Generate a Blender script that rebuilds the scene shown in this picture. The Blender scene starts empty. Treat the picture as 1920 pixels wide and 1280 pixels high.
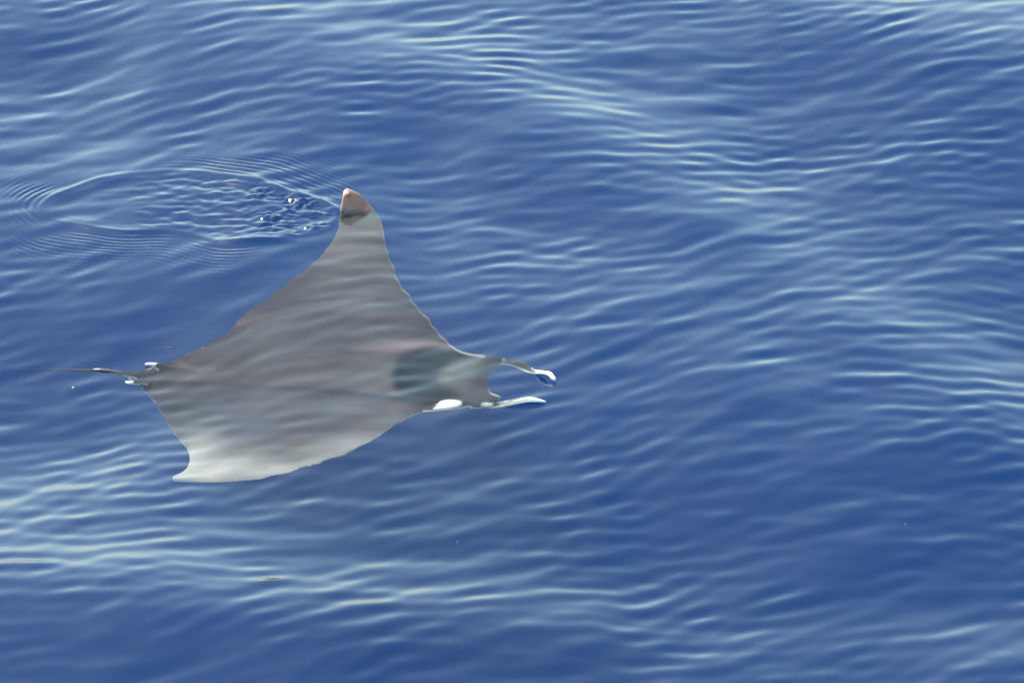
import bpy, bmesh, math
import numpy as np
from mathutils import Vector

scene = bpy.context.scene
R = math.radians

# ------------------------------------------------------------------ camera
DEP = R(28.0)            # depression of the view from the ship's rail
DIST = 24.0
PXM = 531.0              # photo pixels per metre at the aim point
cam_d = bpy.data.cameras.new('camera')
cam = bpy.data.objects.new('camera', cam_d)
scene.collection.objects.link(cam)
cam.location = (0, -DIST * math.cos(DEP), DIST * math.sin(DEP))
cam.rotation_euler = (math.pi / 2 - DEP, 0, 0)
cam_d.sensor_width = 36.0
cam_d.lens = PXM * DIST * 36.0 / 1920.0
cam_d.clip_start = 0.5
cam_d.clip_end = 20000.0
scene.camera = cam

# ------------------------------------------------------------------ sky and sun
SUN_TO = Vector((-0.55, 0.30, 0.78)).normalized()
sun_el = math.asin(SUN_TO.z)
world = bpy.data.worlds.new('World')
scene.world = world
world.use_nodes = True
wn = world.node_tree
wn.nodes.clear()
sky = wn.nodes.new('ShaderNodeTexSky')
sky.sky_type = 'NISHITA'
sky.sun_disc = False
sky.sun_elevation = sun_el
sky.sun_rotation = math.atan2(SUN_TO.x, SUN_TO.y)
sky.altitude = 0.0
sky.air_density = 1.0
sky.dust_density = 2.3
sky.ozone_density = 0.0
bg = wn.nodes.new('ShaderNodeBackground')
bg.inputs['Strength'].default_value = 0.15
wo = wn.nodes.new('ShaderNodeOutputWorld')
haze = wn.nodes.new('ShaderNodeMix')          # the white balance of a hazy summer sky, the same all round
haze.data_type = 'RGBA'; haze.blend_type = 'MULTIPLY'
haze.inputs[0].default_value = 1.0
haze.inputs[7].default_value = (0.90, 1.0, 0.84, 1)
wn.links.new(sky.outputs[0], haze.inputs[6])
wn.links.new(haze.outputs[2], bg.inputs['Color'])
wn.links.new(bg.outputs[0], wo.inputs['Surface'])

sun_d = bpy.data.lights.new('sun', 'SUN')
sun_d.energy = 2.2
sun_d.angle = R(0.53)
sun_d.color = (1.0, 0.95, 0.87)
sun = bpy.data.objects.new('sun', sun_d)
sun.rotation_euler = SUN_TO.to_track_quat('Z', 'Y').to_euler()
sun.location = SUN_TO * 30
scene.collection.objects.link(sun)

vs = scene.view_settings
vs.view_transform = 'Standard'
vs.look = 'None'
vs.gamma = 1.0
vs.use_curve_mapping = False
vs.exposure = 2.0
scene.cycles.volume_bounces = 3
scene.cycles.max_bounces = 14
scene.cycles.transparent_max_bounces = 16
scene.cycles.use_denoising = True
scene.cycles.denoising_input_passes = 'RGB_ALBEDO_NORMAL'
scene.cycles.denoising_prefilter = 'ACCURATE'
scene.cycles.use_adaptive_sampling = False

# ------------------------------------------------------------------ camera-to-place mapping (used once, to survey positions)
CY, SY = math.cos(DEP), math.sin(DEP)
FPX = PXM * DIST
CAM = np.array(cam.location)


def place(px, py, z=0.0):
    """World XY of the point at height z that the survey photograph shows at px, py."""
    a = (np.asarray(px, float) - 960.0) / FPX
    b = -(np.asarray(py, float) - 640.0) / FPX
    dx, dy, dz = a, CY + b * SY, -SY + b * CY
    t = (np.asarray(z, float) - CAM[2]) / dz
    return CAM[0] + t * dx, CAM[1] + t * dy


def survey(x, y, z):
    rx, ry, rz = x - CAM[0], y - CAM[1], z - CAM[2]
    dep = ry * CY - rz * SY
    up = ry * SY + rz * CY
    return 960 + FPX * rx / dep, 640 - FPX * up / dep


def seg_dist(X, Y, poly, closed=True):
    """Distance to a polyline, inside flag, and arclength parameter 0..1 of the nearest point."""
    P = np.asarray(poly, float)
    Q = np.roll(P, -1, 0) if closed else P[1:]
    P2 = P if closed else P[:-1]
    L = np.hypot(*(Q - P2).T)
    cum = np.concatenate([[0], np.cumsum(L)])
    best = np.full(X.shape, 1e9)
    par = np.zeros(X.shape)
    inside = np.zeros(X.shape, bool)
    for i in range(len(P2)):
        ax, ay = P2[i]
        bx, by = Q[i]
        ex, ey = bx - ax, by - ay
        t = np.clip(((X - ax) * ex + (Y - ay) * ey) / max(ex * ex + ey * ey, 1e-12), 0, 1)
        d = np.hypot(X - ax - t * ex, Y - ay - t * ey)
        m = d < best
        best = np.where(m, d, best)
        par = np.where(m, (cum[i] + t * L[i]) / cum[-1], par)
        if closed:
            c = ((ay > Y) != (by > Y)) & (X < (bx - ax) * (Y - ay) / (by - ay + 1e-12) + ax)
            inside ^= c
    return best, inside, par


def smooth_poly(pts, n=6, closed=True):
    P = np.asarray(pts, float)
    out = []
    N = len(P)
    for i in range(N if closed else N - 1):
        if closed:
            p0, p1, p2, p3 = P[i - 1], P[i], P[(i + 1) % N], P[(i + 2) % N]
        else:
            p0, p1, p2, p3 = P[max(i - 1, 0)], P[i], P[i + 1], P[min(i + 2, N - 1)]
        for k in range(n):
            t = k / n
            out.append(0.5 * (2 * p1 + (p2 - p0) * t + (2 * p0 - 5 * p1 + 4 * p2 - p3) * t * t
                              + (3 * p1 - p0 - 3 * p2 + p3) * t ** 3))
    if not closed:
        out.append(P[-1])
    return np.array(out)


def sstep(a, b, x):
    t = np.clip((x - a) / (b - a), 0, 1)
    return t * t * (3 - 2 * t)


# ------------------------------------------------------------------ materials
def new_mat(name):
    m = bpy.data.materials.new(name)
    m.use_nodes = True
    m.node_tree.nodes.clear()
    return m, m.node_tree.nodes, m.node_tree.links


def water_material():
    m, n, l = new_mat('sea_water')
    out = n.new('ShaderNodeOutputMaterial')
    geo = n.new('ShaderNodeNewGeometry')
    dot = n.new('ShaderNodeVectorMath'); dot.operation = 'DOT_PRODUCT'
    l.new(geo.outputs['Normal'], dot.inputs[0]); l.new(geo.outputs['Incoming'], dot.inputs[1])
    ab = n.new('ShaderNodeMath'); ab.operation = 'ABSOLUTE'
    l.new(dot.outputs['Value'], ab.inputs[0])
    om = n.new('ShaderNodeMath'); om.operation = 'SUBTRACT'; om.inputs[0].default_value = 1.0; om.use_clamp = True
    l.new(ab.outputs[0], om.inputs[1])
    pw = n.new('ShaderNodeMath'); pw.operation = 'POWER'; pw.inputs[1].default_value = 5.0
    l.new(om.outputs[0], pw.inputs[0])
    ma = n.new('ShaderNodeMath'); ma.operation = 'MULTIPLY_ADD'; ma.inputs[1].default_value = 0.98; ma.inputs[2].default_value = 0.02
    l.new(pw.outputs[0], ma.inputs[0])
    gl = n.new('ShaderNodeBsdfAnisotropic') if False else n.new('ShaderNodeBsdfGlossy')
    gl.inputs['Roughness'].default_value = 0.12
    gl.inputs['Color'].default_value = (1, 1, 1, 1)
    tr = n.new('ShaderNodeBsdfTransparent')
    mx = n.new('ShaderNodeMixShader')
    l.new(ma.outputs[0], mx.inputs[0]); l.new(tr.outputs[0], mx.inputs[1]); l.new(gl.outputs[0], mx.inputs[2])
    l.new(mx.outputs[0], out.inputs['Surface'])
    vol = n.new('ShaderNodeVolumePrincipled')
    vol.inputs['Color'].default_value = (0.002, 0.049, 0.212, 1)
    vol.inputs['Density'].default_value = 0.32
    vol.inputs['Anisotropy'].default_value = 0.0
    l.new(vol.outputs[0], out.inputs['Volume'])
    return m


def skin_material():
    m, n, l = new_mat('ray_skin')
    out = n.new('ShaderNodeOutputMaterial')
    bs = n.new('ShaderNodeBsdfPrincipled')
    at = n.new('ShaderNodeAttribute'); at.attribute_name = 'pigment'
    tc = n.new('ShaderNodeTexCoord')
    nz = n.new('ShaderNodeTexNoise'); nz.inputs['Scale'].default_value = 9.0; nz.inputs['Detail'].default_value = 6.0
    mp = n.new('ShaderNodeMapping'); mp.inputs['Scale'].default_value = (0.35, 1.0, 1.0)
    l.new(tc.outputs['Object'], mp.inputs[0]); l.new(mp.outputs[0], nz.inputs['Vector'])
    rp = n.new('ShaderNodeMapRange'); rp.inputs[1].default_value = 0.3; rp.inputs[2].default_value = 0.7
    rp.inputs[3].default_value = 0.62; rp.inputs[4].default_value = 1.42
    l.new(nz.outputs['Fac'], rp.inputs[0])
    sc_ = n.new('ShaderNodeVectorMath'); sc_.operation = 'SCALE'
    l.new(at.outputs['Color'], sc_.inputs[0]); l.new(rp.outputs[0], sc_.inputs['Scale'])
    l.new(sc_.outputs[0], bs.inputs['Base Color'])
    n2 = n.new('ShaderNodeTexNoise'); n2.inputs['Scale'].default_value = 25.0; n2.inputs['Detail'].default_value = 4.0
    l.new(tc.outputs['Object'], n2.inputs['Vector'])
    bp = n.new('ShaderNodeBump'); bp.inputs['Strength'].default_value = 0.06; bp.inputs['Distance'].default_value = 0.004
    l.new(n2.outputs['Fac'], bp.inputs['Height'])
    l.new(bp.outputs[0], bs.inputs['Normal'])
    bs.inputs['Roughness'].default_value = 0.36
    # in air the wet skin shines; under water it loses its gloss because skin and water refract almost alike
    wet = n.new('ShaderNodeAttribute'); wet.attribute_name = 'in_air'
    cw = n.new('ShaderNodeMath'); cw.operation = 'MULTIPLY'; cw.inputs[1].default_value = 0.5
    l.new(wet.outputs['Fac'], cw.inputs[0]); l.new(cw.outputs[0], bs.inputs['Coat Weight'])
    sp = n.new('ShaderNodeMapRange'); sp.inputs[3].default_value = 0.0; sp.inputs[4].default_value = 0.4
    l.new(wet.outputs['Fac'], sp.inputs[0]); l.new(sp.outputs[0], bs.inputs['Specular IOR Level'])
    bs.inputs['Coat Roughness'].default_value = 0.2
    l.new(bs.outputs[0], out.inputs['Surface'])
    return m


def plain_material(name, col, rough, coat=0.0):
    m, n, l = new_mat(name)
    out = n.new('ShaderNodeOutputMaterial')
    bs = n.new('ShaderNodeBsdfPrincipled')
    tc = n.new('ShaderNodeTexCoord')
    nz = n.new('ShaderNodeTexNoise'); nz.inputs['Scale'].default_value = 120.0
    l.new(tc.outputs['Object'], nz.inputs['Vector'])
    rm = n.new('ShaderNodeMix'); rm.data_type = 'RGBA'
    rm.inputs[6].default_value = tuple(c * 0.7 for c in col) + (1,)
    rm.inputs[7].default_value = tuple(min(c * 1.2, 0.9) for c in col) + (1,)
    l.new(nz.outputs['Fac'], rm.inputs[0]); l.new(rm.outputs[2], bs.inputs['Base Color'])
    bs.inputs['Roughness'].default_value = rough
    bs.inputs['Coat Weight'].default_value = coat
    l.new(bs.outputs[0], out.inputs['Surface'])
    return m


# ------------------------------------------------------------------ the sea: one sheet with real waves, closed below
rng = np.random.default_rng(11)


def axis(zones, grow, far):
    """Grid coordinates: uniform zones [(to, step)...] then growing steps out to +-far."""
    c = [zones[0][0]]
    for (end, step) in zones[1:]:
        nst = max(1, int(round((end - c[-1]) / step)))
        c += list(np.linspace(c[-1], end, nst + 1)[1:])
    st = zones[-1][1]
    while c[-1] < far:
        st *= grow
        c.append(c[-1] + st)
    st = zones[1][1]
    lo = [c[0]]
    while lo[-1] > -far:
        st *= grow
        lo.append(lo[-1] - st)
    return np.array(lo[:0:-1] + c)


xs = axis([(-2.9, 0), (-1.95, 0.02), (-0.55, 0.0045), (1.95, 0.008), (2.9, 0.02)], 1.16, 6000)
ys = axis([(-3.8, 0), (-2.75, 0.02), (0.50, 0.008), (1.42, 0.0042), (2.95, 0.008), (3.9, 0.02)], 1.16, 6000)
NX, NY = len(xs), len(ys)
XX, YY = np.meshgrid(xs, ys)                    # rows = y


def waves(comps):
    """Sum of plane waves a*cos(kx x + ky y + p) on the rectilinear grid, by outer products."""
    kx, ky, a, p = comps.T
    ax = np.outer(kx, xs)
    ay = np.outer(ys, ky) + p
    return (np.cos(ay) * a) @ np.cos(ax) - (np.sin(ay) * a) @ np.sin(ax)


def band(n, lmin, lmax, crest_deg, spread, slope):
    """n random waves, wavelengths lmin..lmax (m), crests at crest_deg from the x axis, rms slope in all."""
    lam = np.exp(rng.uniform(np.log(lmin), np.log(lmax), n))
    k = 2 * np.pi / lam
    ang = R(crest_deg + 90) + R(spread) * rng.standard_normal(n)
    a = slope * np.sqrt(2.0 / n) / k
    return np.stack([k * np.cos(ang), k * np.sin(ang), a, rng.uniform(0, 2 * np.pi, n)], 1)


def window(x0, soft):
    return np.exp(-(np.clip(np.abs(XX) - x0, 0, None) / soft) ** 2 - (np.clip(np.abs(YY) - x0 * 1.45, 0, None) / soft) ** 2)


PX, PY = survey(XX, YY, 0.0 * XX)
flat = waves(band(120, 0.075, 0.135, 7, 15, 0.046))          # crests almost square to the view
slant = waves(band(120, 0.075, 0.14, 27, 14, 0.047))        # crests running off to the right
flat2 = waves(band(60, 0.14, 0.28, 8, 20, 0.025))
slant2 = waves(band(60, 0.14, 0.28, 25, 20, 0.028))
chop = waves(band(50, 0.38, 0.9, 16, 40, 0.022))
group = waves(band(30, 0.6, 1.6, 15, 60, 1.0))
group = group / group.std()
turn = waves(band(24, 1.0, 2.5, 15, 60, 1.0))
turn = 0.35 * turn / turn.std() + 0.45
for (cx, cy, rx, ry, a) in [(300, 100, 450, 180, 0.5), (850, 100, 250, 100, -0.7), (1350, 320, 300, 120, -0.2), (1250, 900, 520, 250, 0.5), (250, 560, 280, 100, 0.5),
                            (350, 1050, 450, 120, -0.4), (1650, 350, 250, 120, -0.3), (1100, 680, 200, 120, 0.5), (1700, 760, 250, 80, -0.3)]:
    turn += a * np.exp(-((PX - cx) / rx) ** 2 - ((PY - cy) / ry) ** 2)
turn = np.clip(turn, 0, 1) * np.pi / 2
env = np.clip(1.03 + 0.30 * group, 0.5, 1.6)
ripple = np.cos(turn) * flat + np.sin(turn) * slant
ripple2 = np.cos(turn) * flat2 + np.sin(turn) * slant2
calm = 1 - 0.55 * np.exp(-((PX - 330) / 330) ** 2 - ((PY - 395) / 70) ** 2) - 0.6 * np.exp(-((PX - 520) / 300) ** 2 - ((PY - 690) / 190) ** 2)
H = window(2.9, 1.5) * calm * (ripple * env + ripple2 * np.clip(1.1 - 0.3 * group, 0.3, 2)) + window(2.9, 4.0) * chop

# long undulations of the swell, as lines of px, py, tilt away from the ship, with their half width
tilt = np.zeros_like(H)
for wid, pts in [
        (62, [(-150, 1010, 1.1), (300, 1060, 1.25), (650, 1112, 1.2), (1000, 1135, 0.8), (1400, 1185, 0.45), (2050, 1190, 0.55)]),
        (85, [(350, -30, 0.4), (600, 55, 0.6), (900, 115, 0.7), (1150, 250, 0.7), (1400, 380, 0.6), (1650, 580, 0.65), (2050, 830, 0.75)]),
        (48, [(1450, -40, 0.5), (1750, 15, 0.9), (2050, 60, 0.9)]),
        (62, [(-150, 900, 0.9), (100, 885, 1.0), (300, 850, 0.7), (420, 830, 0.3)]),
        (60, [(720, 420, 0.2), (1000, 500, 0.5), (1300, 600, 0.4), (1500, 740, 0.3)]),
        (45, [(-150, 235, 0.4), (180, 262, 0.35)]),
        (60, [(-150, 1215, -0.5), (400, 1230, -1.0), (800, 1240, -0.8), (1100, 1250, -0.4)]),
        (75, [(-150, 560, -0.5), (150, 600, -0.7), (450, 560, -0.6)]),
        (50, [(-150, 720, -0.4), (180, 740, -0.45)]),
        (70, [(800, 270, -0.3), (1000, 350, -0.6), (1250, 440, -0.2)]),
        (110, [(950, 860, -0.1), (1300, 950, -0.6), (1600, 1020, -0.6), (1850, 960, -0.6)]),
        (65, [(-150, 60, -0.5), (300, 110, -0.5), (520, 190, -0.4), (800, 230, -0.4)]),
        (60, [(1450, 110, -0.5), (1750, 200, -0.4), (2000, 330, -0.4)])]:
    P = smooth_poly(pts, 8, closed=False)
    dd, _, tt = seg_dist(PX, PY, P[:, :2], closed=False)
    ln = np.concatenate([[0], np.cumsum(np.hypot(*np.diff(P[:, :2], axis=0).T))])
    tilt += np.interp(tt, ln / ln[-1], P[:, 2]) * np.exp(-(dd / (1.25 * wid)) ** 2)
tilt *= np.exp(-(np.clip(np.abs(XX) - 2.2, 0, None) / 1.0) ** 2)
dyv = np.gradient(ys)[:, None]
SW = -0.128 * np.cumsum(tilt * dyv, axis=0)
SW -= SW[-1:, :] * sstep(-3.5, 3.5, YY)
H += SW

# wake of the wing tip that broke the surface: a drop-shaped ring with capillary waves round it and rough water inside
drop_px = smooth_poly([(628, 405), (600, 388), (560, 374), (512, 357), (482, 346), (440, 339), (400, 334), (350, 326),
                       (300, 322), (220, 326), (150, 338), (100, 355), (78, 375), (86, 392), (120, 408), (170, 420),
                       (230, 428), (310, 431), (365, 442), (420, 459), (500, 457), (570, 447), (612, 430)], 5)
drop = np.stack(place(drop_px[:, 0], drop_px[:, 1]), 1)
bx0, by0 = drop.min(0) - 0.75
bx1, by1 = drop.max(0) + 0.75
ci = np.where((xs > bx0) & (xs < bx1))[0]
ri = np.where((ys > by0) & (ys < by1))[0]
sl = (slice(ri[0], ri[-1] + 1), slice(ci[0], ci[-1] + 1))
xw, yw, pxw, pyw = XX[sl], YY[sl], PX[sl], PY[sl]
d, ins, par = seg_dist(xw, yw, drop)
sd = np.where(ins, -d, d)
sd = sd + 0.012 * np.sin(5.1 * xw + 3.0 * yw) * np.sin(8.3 * yw - 2.0 * xw) + 0.006 * np.sin(17 * xw + 4 * yw)
def local(comps):
    kx, ky, a, p = comps.T
    x_, y_ = xs[ci], ys[ri]
    ax, ay = np.outer(kx, x_), np.outer(y_, ky) + p
    return (np.cos(ay) * a) @ np.cos(ax) - (np.sin(ay) * a) @ np.sin(ax)


# outer capillaries, strong above the tip's path and round the lower left
upper = np.exp(-((pxw - 480) / 120) ** 2) * sstep(400, 370, pyw) + 0.9 * np.exp(-((pxw - 610) / 40) ** 2) * sstep(402, 385, pyw)
lower = np.exp(-((pxw - 190) / 150) ** 2) * sstep(370, 400, pyw) + 0.8 * np.exp(-((pxw - 60) / 50) ** 2)
low2 = np.exp(-((pxw - 420) / 55) ** 2) * sstep(440, 455, pyw)
cap_w = np.clip(upper + lower + 0.6 * low2, 0, 1) * sstep(0.0, 0.02, sd) * np.exp(-(sd / 0.21) ** 2)
lam = 0.026 + 0.02 * np.exp(-sd / 0.06)
brk = local(band(40, 0.10, 0.40, 10, 60, 1.0)); brk = np.clip(0.75 + 0.6 * brk / brk.std(), 0.05, 1.7)
H[sl] += 0.00125 * brk * cap_w * np.cos(2 * np.pi * sd / lam + 1.2 * np.sin(6.0 * xw))
# the raised rim and two slacker rings inside it
rim = 0.72 + 0.3 * np.sin(2 * np.pi * par * 5 + 0.7) + 0.75 * np.exp(-((pxw - 520) / 75) ** 2) * sstep(405, 390, pyw)
H[sl] += 0.0065 * rim * np.exp(-(sd / 0.022) ** 2)
H[sl] += 0.0032 * np.where(ins, 1, 0) * sstep(0, -0.04, sd) * np.cos(2 * np.pi * (sd + 0.03) / (0.11 + 0.03 * np.sin(3 * xw))) * np.exp(sd / 0.09)
H[sl] += 0.0070 * np.exp(-((pyw - 461) / 5) ** 2) * np.exp(-((pxw - 470) / 75) ** 2)


core = np.exp(-((pxw - 555) / 85) ** 2) * sstep(0.015, -0.04, sd)
tailw = np.exp(-((pxw - 400) / 130) ** 2) * np.where(ins, sstep(0.0, -0.05, sd), 0)
fine = local(band(160, 0.018, 0.050, 2, 38, 0.31)) + local(band(60, 0.05, 0.12, -6, 45, 0.17))
gust = local(band(40, 0.06, 0.22, 0, 70, 1.0)); gust = np.clip(0.9 + 0.45 * gust / gust.std(), 0.1, 2.0)
fine = fine * gust
fine2 = local(band(90, 0.035, 0.09, -14, 26, 0.15))
H[sl] += core * fine + tailw * fine2
far_fade = np.exp(-(np.hypot(XX, YY) / 60.0) ** 2)
H *= far_fade

co = np.empty((NY * NX + 4, 3), np.float32)
co[:NY * NX, 0] = XX.ravel(); co[:NY * NX, 1] = YY.ravel(); co[:NY * NX, 2] = H.ravel()
DEEP = -30.0
c00, c10, c01, c11 = 0, NX - 1, (NY - 1) * NX, NY * NX - 1
for k, c in enumerate((c00, c10, c11, c01)):
    co[NY * NX + k] = (co[c, 0], co[c, 1], DEEP)
idx = np.arange(NY * NX).reshape(NY, NX)
quads = np.stack([idx[:-1, :-1], idx[:-1, 1:], idx[1:, 1:], idx[1:, :-1]], -1).reshape(-1, 4)
B = NY * NX
sides = [list(idx[0, ::-1]) + [B, B + 1], list(idx[:, -1][::-1]) + [B + 1, B + 2],
         list(idx[-1, :]) + [B + 2, B + 3], list(idx[:, 0]) + [B + 3, B], [B + 3, B + 2, B + 1, B]]
loops = np.concatenate([quads.ravel()] + [np.array(s) for s in sides]).astype(np.int32)
counts = np.concatenate([np.full(len(quads), 4), [len(s) for s in sides]]).astype(np.int32)
starts = np.concatenate([[0], np.cumsum(counts)[:-1]]).astype(np.int32)
me = bpy.data.meshes.new('sea')
me.vertices.add(len(co)); me.vertices.foreach_set('co', co.ravel())
me.loops.add(len(loops)); me.loops.foreach_set('vertex_index', loops)
me.polygons.add(len(counts)); me.polygons.foreach_set('loop_start', starts)
sm = np.ones(len(counts), bool); sm[-5:] = False
me.update(calc_edges=True)
me.polygons.foreach_set('use_smooth', sm)
me.materials.append(water_material())
sea = bpy.data.objects.new('sea', me)
scene.collection.objects.link(sea)
sea['kind'] = 'structure'
sea['label'] = 'deep blue rippled sea surface with pale sky reflections'


def sample(G, x, y):
    x, y = np.asarray(x, float), np.asarray(y, float)
    i = np.clip(np.searchsorted(xs, x) - 1, 0, NX - 2)
    j = np.clip(np.searchsorted(ys, y) - 1, 0, NY - 2)
    u = (x - xs[i]) / (xs[i + 1] - xs[i]); v = (y - ys[j]) / (ys[j + 1] - ys[j])
    return (G[j, i] * (1 - u) * (1 - v) + G[j, i + 1] * u * (1 - v) + G[j + 1, i] * (1 - u) * v + G[j + 1, i + 1] * u * v)


LOWH = SW + window(2.9, 4.0) * chop * far_fade


def at(px, py, z):
    """Point that rides z above (below) the local swell."""
    zz = np.asarray(z, float)
    for _ in range(3):
        x, y = place(px, py, zz)
        zz = z + sample(LOWH, x, y)
    return np.stack([x, y, zz], -1)


# ------------------------------------------------------------------ the ray
# stations from the raised wing tip over the back to the sunken wing tip:
# leading edge px, trailing edge px, height of both edges, thickness, hump of the back
ST = [
    ((648, 354), (646, 358), .070, .070, .010, .000),
    ((661, 357), (643, 366), .064, .060, .012, .000),
    ((677, 365), (641, 378), .050, .045, .014, .001),
    ((694, 384), (640, 394), .014, .018, .016, .002),
    ((709, 401), (639, 408), -.012, -.006, .018, .003),
    ((718, 420), (632, 430), -.030, -.020, .022, .004),
    ((723, 452), (618, 457), -.042, -.034, .028, .006),
    ((734, 488), (588, 492), -.050, -.044, .036, .008),
    ((750, 528), (548, 522), -.056, -.052, .046, .012),
    ((772, 560), (500, 560), -.060, -.056, .058, .016),
    ((797, 590), (452, 592), -.062, -.058, .072, .022),
    ((822, 621), (424, 624), -.064, -.058, .090, .028),
    ((845, 646), (368, 653), -.064, -.054, .110, .034),
    ((868, 660), (318, 677), -.060, -.046, .130, .040),
    ((900, 667), (280, 690), -.052, -.036, .120, .040),
    ((944, 673), (256, 697), -.034, -.030, .105, .040),
    ((934, 688), (247, 699), -.034, -.030, .112, .040),
    ((919, 704), (242, 702), -.036, -.028, .120, .042),
    ((917, 720), (239, 705), -.036, -.028, .120, .042),
    ((921, 736), (239, 708), -.036, -.028, .114, .042),
    ((942, 746), (240, 710), -.032, -.030, .105, .040),
    ((915, 757), (242, 712), -.035, -.032, .098, .038),
    ((870, 762), (247, 714), -.040, -.036, .092, .036),
    ((835, 765), (253, 718), -.048, -.042, .085, .034),
    ((800, 772), (260, 724), -.058, -.048, .085, .030),
    ((757, 789), (272, 736), -.068, -.054, .084, .026),
    ((705, 822), (288, 754), -.074, -.060, .068, .020),
    ((655, 849), (300, 772), -.078, -.066, .056, .016),
    ((600, 868), (312, 792), -.082, -.070, .046, .012),
    ((545, 885), (326, 814), -.095, -.080, .038, .010),
    ((490, 898), (342, 832), -.108, -.090, .030, .007),
    ((440, 903), (352, 846), -.120, -.100, .024, .005),
    ((398, 905), (354, 864), -.132, -.112, .018, .003),
    ((362, 903), (346, 880), -.142, -.126, .014, .001),
    ((322, 897), (324, 894), -.150, -.150, .010, .000),
]
ST = np.array([list(a) + list(b) + [c, d_, e, f] for a, b, c, d_, e, f in ST], float)
NC = 64
ST[:, 4:6] -= 0.12 * ST[:, 6:7]          # the thick middle rides deeper
SS = smooth_poly(ST, 7, closed=False)
fr = np.arange(len(SS))                          # the frilled leading edge
SS[:, 0] += (1.8 * np.sin(fr * 1.25) + 1.2 * np.sin(fr * 0.62 + 1)) * np.exp(-((fr - 66) / 20.0) ** 4)
SS[:, 1] += 1.3 * np.sin(fr * 0.9 + 0.5) * np.exp(-((fr - 196) / 16.0) ** 4)
SS[:, 3] += 1.6 * np.sin(fr * 1.1) * np.exp(-((fr - 62) / 18.0) ** 4)
uu = 0.5 - 0.5 * np.cos(np.linspace(0, np.pi, NC))
prof = 2.49 * np.sqrt(uu) * (1 - uu) ** 0.9
LE = at(SS[:, 0], SS[:, 1], SS[:, 4])
TE = at(SS[:, 2], SS[:, 3], SS[:, 5])
# slightly frilled margins, as skin edges have
sidx = np.arange(len(SS))
wob = 0.004 * np.sin(sidx * 0.55) + 0.003 * np.sin(sidx * 1.3 + 1)
mid = LE[:, None, :] * (1 - uu)[None, :, None] + TE[:, None, :] * uu[None, :, None]
th = np.maximum(SS[:, 6], .009)[:, None] * prof[None, :]
edge = 0.0065 * np.sqrt(np.clip(4 * uu * (1 - uu), 0, 1))[None, :]
hump = 0.1 * SS[:, 7][:, None] * (prof ** 1.3)[None, :]
# long muscle folds running back from the shoulders, and the groove beside the spine
xs_m, ys_m = mid[..., 0], mid[..., 1]
folds = (0.0035 * np.sin(ys_m * 34 + 2.0 * np.sin(xs_m * 3.0)) + 0.002 * np.sin(ys_m * 61 + 1.5 * np.sin(xs_m * 5))) * prof[None, :]
top = mid.copy(); top[..., 2] += 0.18 * th + edge + hump + folds * (SS[:, 6] / .15)[:, None]
bot = mid.copy(); bot[..., 2] -= 0.80 * th * np.clip(uu / 0.25, 0, 1)[None, :] + edge - hump * 0.3
bm = bmesh.new()


def add_closed(bm, rings_top, rings_bot):
    NS, NCC = rings_top.shape[:2]
    vt = [[bm.verts.new(rings_top[i, j]) for j in range(NCC)] for i in range(NS)]
    vb = [[vt[i][j] if j in (0, NCC - 1) or i in (0, NS - 1) else bm.verts.new(rings_bot[i, j]) for j in range(NCC)] for i in range(NS)]
    for i in range(NS - 1):
        for j in range(NCC - 1):
            for g, rev in ((vt, False), (vb, True)):
                q = [g[i][j], g[i][j + 1], g[i + 1][j + 1], g[i + 1][j]]
                if rev:
                    q = q[::-1]
                try:
                    bm.faces.new(q)
                except ValueError:
                    pass


add_closed(bm, top, bot)


def add_limb(bm, path, nseg=16):
    """Tapered limb along points (px, py, z, half width, half height)."""
    P = np.array(path, float)
    pts = at(P[:, 0], P[:, 1], P[:, 2])
    A = smooth_poly(np.concatenate([pts, P[:, 3:5]], 1), 6, closed=False)
    rings = []
    for i in range(len(A)):
        t = A[min(i + 1, len(A) - 1), :3] - A[max(i - 1, 0), :3]
        t /= np.linalg.norm(t)
        s = np.cross(t, (0, 0, 1)); s /= np.linalg.norm(s)
        u = np.cross(s, t)
        rings.append([bm.verts.new(A[i, :3] + s * A[i, 3] * math.cos(a) + u * A[i, 4] * math.sin(a))
                      for a in np.linspace(0, 2 * np.pi, nseg, endpoint=False)])
    for i in range(len(rings) - 1):
        for k in range(nseg):
            bm.faces.new((rings[i][k], rings[i + 1][k], rings[i + 1][(k + 1) % nseg], rings[i][(k + 1) % nseg]))
    bm.faces.new(rings[0]); bm.faces.new(rings[-1][::-1])


# horn-like head fins, the eye bulge, back fin, belly fins, whip tail
add_limb(bm, [(900, 676, -.040, .012, .012), (935, 676, -.034, .012, .012), (958, 679, -.040, .011, .015), (978, 685, -.036, .009, .019),
              (992, 692, -.022, .008, .016), (1005, 697, .008, .008, .009), (1020, 698, .018, .008, .007), (1031, 701, .018, .009, .009), (1037, 708, .011, .008, .009),
              (1043, 711, .006, .005, .006)])
add_limb(bm, [(880, 760, -.044, .012, .012), (905, 760, -.046, .012, .012), (926, 760, -.022, .010, .011), (945, 757, .002, .009, .012), (965, 753, .010, .009, .012), (985, 749, .014, .009, .012),
              (1000, 749, .012, .008, .010), (1013, 751, .008, .006, .007), (1024, 753, .005, .004, .004)])
add_limb(bm, [(795, 769, -.055, .008, .008), (815, 765, -.020, .014, .014), (832, 761, -.005, .019, .017), (850, 759, -.002, .020, .018), (864, 758, -.012, .016, .015),
              (885, 757, -.045, .012, .010)])
add_limb(bm, [(372, 703, -.050, .012, .012), (345, 700, -.040, .011, .018), (318, 694, -.026, .009, .020), (298, 687, -.010, .008, .016), (287, 683, -.002, .006, .010), (279, 682, .003, .006, .007),
              (271, 683, .006, .004, .005)])
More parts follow.
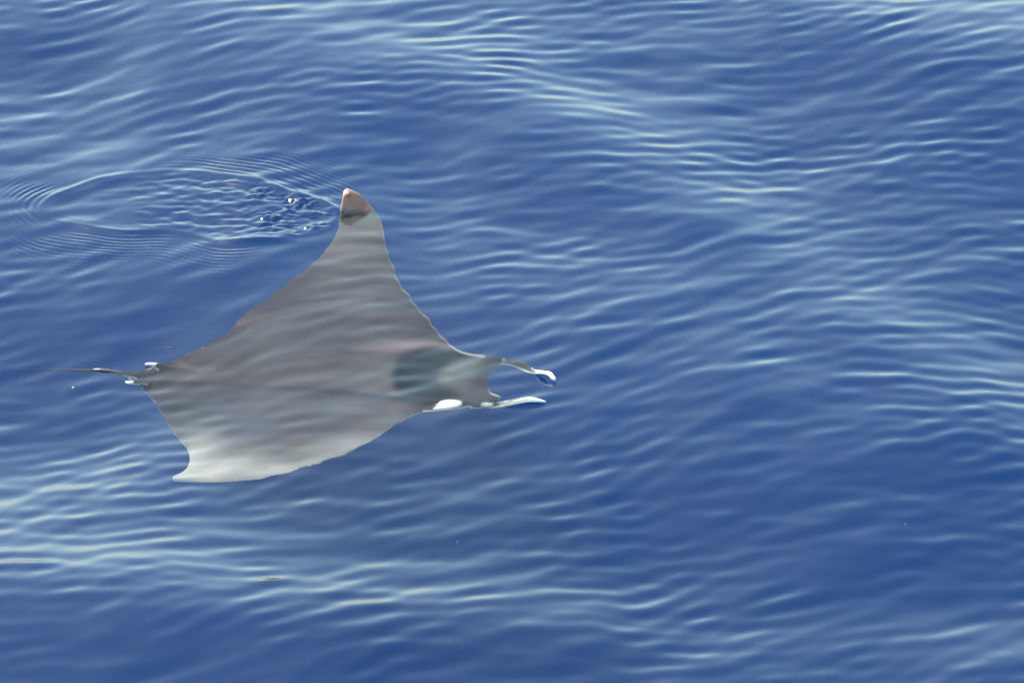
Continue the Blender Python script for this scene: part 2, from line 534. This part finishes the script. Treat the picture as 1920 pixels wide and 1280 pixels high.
add_limb(bm, [(300, 716, -.060, .016, .008), (268, 715, -.036, .018, .008), (250, 717, -.014, .012, .008), (241, 717, .000, .008, .006), (235, 715, .000, .005, .005)])
add_limb(bm, [(300, 705, -.05, .024, .018), (262, 703, -.030, .018, .013), (238, 701, -.014, .010, .010), (218, 698, -.006, .008, .009), (203, 695, -.002, .0075, .008),
              (185, 693, -.001, .007, .0075), (165, 693, -.012, .006, .0065), (140, 692, -.030, .0055, .0055), (115, 691, -.050, .005, .005), (80, 694, -.080, .0045, .0045),
              (50, 694, -.11, .0045, .0045), (34, 692, -.12, .0045, .0045), (25, 686, -.12, .0045, .0045)])
# the rolled hind edge of the raised tip
add_limb(bm, [(656, 358, .066, .007, .007), (650, 360, .064, .012, .012), (645, 370, .054, .007, .007), (643, 382, .036, .007, .007), (641, 394, .018, .007, .007), (640, 406, -.004, .006, .006),
              (636, 420, -.016, .005, .005)])
bq = (SUN_TO + Vector((0, -CY, SY))).normalized().to_track_quat('Z', 'Y').to_matrix().to_4x4()
bc = at(651, 362, .064)
rr = bmesh.ops.create_uvsphere(bm, u_segments=16, v_segments=10, radius=1.0)  # boss added to the tip, angled to mirror the sun as a glint
for v in rr['verts']:
    v.co = bq @ Vector((v.co.x * .020, v.co.y * .017, v.co.z * .009 + .001)) + Vector(bc)
bmesh.ops.recalc_face_normals(bm, faces=bm.faces)
src = bpy.data.meshes.new('ray_source')
bm.to_mesh(src); bm.free()
tmp = bpy.data.objects.new('ray_source', src)
scene.collection.objects.link(tmp)
rmod = tmp.modifiers.new('remesh', 'REMESH'); rmod.mode = 'VOXEL'; rmod.voxel_size = 0.0042; rmod.adaptivity = 0.0
smod = tmp.modifiers.new('smooth', 'SMOOTH'); smod.factor = 0.5; smod.iterations = 8
dg = bpy.context.evaluated_depsgraph_get()
body = bpy.data.meshes.new_from_object(tmp.evaluated_get(dg))
bpy.data.objects.remove(tmp)
body.name = 'devil_ray'
nv = len(body.vertices)
V = np.empty(nv * 3, np.float32); body.vertices.foreach_get('co', V); V = V.reshape(-1, 3).astype(float)
NRM = np.empty(nv * 3, np.float32); body.vertices.foreach_get('normal', NRM); NRM = NRM.reshape(-1, 3)
qx, qy = survey(V[:, 0], V[:, 1], V[:, 2])


def mask(poly, soft, sx=1.0):
    d_, i_, _ = seg_dist(qx, qy, smooth_poly(poly, 4))
    return sstep(-soft, soft, np.where(i_, d_, -d_))


def paint(col, m):
    global pig
    pig = pig * (1 - m[:, None]) + np.array(col)[None] * m[:, None]


pig = np.tile(np.array([[0.0160, 0.0118, 0.0140]]), (nv, 1))
# paler grey outer wings
paint((0.051, 0.046, 0.044), 0.9 * sstep(600, 400, qy) * sstep(300, 420, qx))
paint((0.15, 0.147, 0.135), 0.85 * mask([(300, 905), (360, 830), (440, 845), (560, 850), (700, 815), (740, 800), (600, 880), (420, 915)], 40))
paint((0.040, 0.034, 0.035), 0.8 * mask([(790, 775), (700, 800), (600, 770), (560, 700), (650, 650), (690, 600), (770, 640), (745, 700)], 95))
# light caught on the shoulder bulge painted mauve; mauve blush along the hind margin
paint((0.066, 0.052, 0.056), 0.8 * mask([(660, 655), (720, 643), (800, 636), (850, 650), (800, 653), (720, 660)], 9))
paint((0.022, 0.015, 0.018), 0.8 * mask([(440, 612), (450, 590), (545, 525), (600, 490), (585, 520), (520, 570)], 8))
paint((0.024, 0.017, 0.020), 0.6 * mask([(240, 706), (300, 700), (420, 690), (440, 706), (330, 716), (250, 720)], 9))
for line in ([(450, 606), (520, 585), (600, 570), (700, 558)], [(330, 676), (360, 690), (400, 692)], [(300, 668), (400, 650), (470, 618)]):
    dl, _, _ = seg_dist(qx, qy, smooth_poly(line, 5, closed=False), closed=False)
    paint((0.045, 0.040, 0.040), 0.4 * sstep(9, 0, dl))  # fold ridges catching light, painted as pale lines
# dark collar behind the head
paint((0.0008, 0.0016, 0.003), 1.0 * mask([(864, 658), (800, 652), (752, 668), (735, 705), (748, 735), (795, 748), (830, 752), (866, 742), (852, 731), (828, 724),
                                        (819, 706), (836, 690), (852, 678), (884, 668)], 10))
paint((0.046, 0.043, 0.041), 0.7 * mask([(850, 680), (900, 676), (890, 705), (870, 730), (835, 722), (825, 706)], 12))
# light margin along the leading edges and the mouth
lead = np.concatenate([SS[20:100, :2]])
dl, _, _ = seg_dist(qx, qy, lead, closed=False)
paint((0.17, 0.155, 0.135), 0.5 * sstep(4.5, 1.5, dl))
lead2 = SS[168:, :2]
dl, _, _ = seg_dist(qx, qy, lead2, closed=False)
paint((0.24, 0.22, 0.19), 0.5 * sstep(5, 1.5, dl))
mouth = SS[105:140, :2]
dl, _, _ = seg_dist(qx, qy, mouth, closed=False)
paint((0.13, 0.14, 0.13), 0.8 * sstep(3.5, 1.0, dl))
# white belly skin wrapping round the flank and fins
down = sstep(-0.05, -0.35, NRM[:, 2])
paint((0.72, 0.70, 0.66), down)
white = (0.72, 0.66, 0.56)
paint(white, mask([(812, 767), (823, 759), (825, 753), (842, 750), (860, 752), (866, 757), (858, 764), (835, 768)], 2.5))
paint(white, mask([(928, 764), (945, 757), (975, 748), (1000, 744), (1030, 749), (1030, 758), (1000, 756), (965, 764), (930, 768)], 3))
paint((0.14, 0.16, 0.15), 0.9 * mask([(902, 758), (912, 753), (924, 757), (918, 766), (905, 766)], 3))
paint(white, mask([(1007, 692), (1030, 690), (1055, 705), (1055, 720), (1036, 715), (1028, 704), (1008, 700)], 2.5))
paint(white, mask([(266, 675), (290, 673), (292, 682), (280, 690), (266, 690)], 3))
paint(white, mask([(226, 706), (246, 712), (250, 722), (238, 724), (226, 720)], 3))
paint((0.034, 0.032, 0.032), sstep(236, 226, qx))
paint((0.010, 0.020, 0.045), sstep(165, 120, qx))  # tail end tinted to water blue; its fading into the depth is painted
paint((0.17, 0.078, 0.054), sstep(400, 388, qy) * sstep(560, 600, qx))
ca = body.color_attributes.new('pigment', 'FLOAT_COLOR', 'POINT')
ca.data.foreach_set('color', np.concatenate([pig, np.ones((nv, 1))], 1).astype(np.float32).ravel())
ia = body.attributes.new('in_air', 'FLOAT', 'POINT')
ia.data.foreach_set('value', sstep(-0.001, 0.003, V[:, 2] - sample(H, V[:, 0], V[:, 1])).astype(np.float32))
body.materials.clear()
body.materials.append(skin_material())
body.polygons.foreach_set('use_smooth', np.ones(len(body.polygons), bool))
body.update()
ray = bpy.data.objects.new('devil_ray', body)
scene.collection.objects.link(ray)
ray['label'] = 'grey-brown devil ray gliding just under the sea surface, one wing tip raised'
ray['category'] = 'ray'


# ------------------------------------------------------------------ small things afloat, and beads for sun glints
def floater(name, px, py, length, width, thick, heading, mat, label, cat, seed):
    r = np.random.default_rng(seed)
    p = place(px, py, 0.0)
    z = float(sample(H, p[0], p[1]))
    p = place(px, py, z)
    b = bmesh.new()
    bmesh.ops.create_icosphere(b, subdivisions=3, radius=0.5)
    for v in b.verts:
        t = v.co.x * 2
        taper = 1.0 - 0.55 * max(0, t) ** 2 + 0.1 * r.uniform(-1, 1)
        bend = 0.12 * width / max(length, 1e-6) * math.sin(2.2 * t)
        v.co = Vector((v.co.x * length, (v.co.y * taper + bend) * width, v.co.z * thick * taper))
    m_ = bpy.data.meshes.new(name); b.to_mesh(m_); b.free()
    for f in m_.polygons:
        f.use_smooth = True
    m_.materials.append(mat)
    o = bpy.data.objects.new(name, m_)
    o.location = (float(p[0]), float(p[1]), z + thick * 0.5)
    o.rotation_euler = (0, 0, R(heading))
    scene.collection.objects.link(o)
    o['label'] = label; o['category'] = cat
    return o


m_bubble_glint = plain_material('bubble_glint_white', (0.75, 0.73, 0.70), 0.15, 1.0)  # shared by the glint beads and the lone bubble
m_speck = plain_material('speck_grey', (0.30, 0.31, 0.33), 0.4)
m_weed = plain_material('weed_dark', (0.016, 0.018, 0.015), 0.9)
floater('twig', 505, 1089, .080, .013, .010, 14, m_weed, 'thin dark twig floating in the palest band of ripples', 'twig', 1)
floater('weed_sliver', 317, 652, .030, .007, .004, 6, m_weed, 'short dark weed sliver floating beside the trailing wing edge', 'weed', 2)
floater('bubble_and_glint', 491, 412, .010, .011, .007, 20, m_bubble_glint, 'white bead standing in for a sun glint in the middle of the churned wake', 'bubble', 3)  # white bead added in place of a sun glint on the wake
floater('bubble_and_glint', 572, 430, .009, .011, .007, 40, m_bubble_glint, 'small white bead standing in for a sun glint in the wake close behind the raised wing tip', 'bubble', 4)  # second bead, likewise modelled for a sun glint
floater('bubble_and_glint', 137, 727, .005, .007, .005, 0, m_bubble_glint, 'lone white bubble on smooth water beside the whip tail', 'bubble', 5)
floater('bubble_and_glint', 857, 1016, .003, .004, .003, 0, m_speck, 'tiny pale bubble on open water beside the bright ripple band', 'bubble', 6)
floater('bubble_and_glint', 1697, 983, .003, .005, .003, 0, m_speck, 'tiny pale bubble on the dark blue water ahead of the ray', 'bubble', 7)
floater('bubble_and_glint', 379, 653, .003, .004, .003, 0, m_speck, 'tiny bubble over the rear wing margin above the back fin', 'bubble', 8)
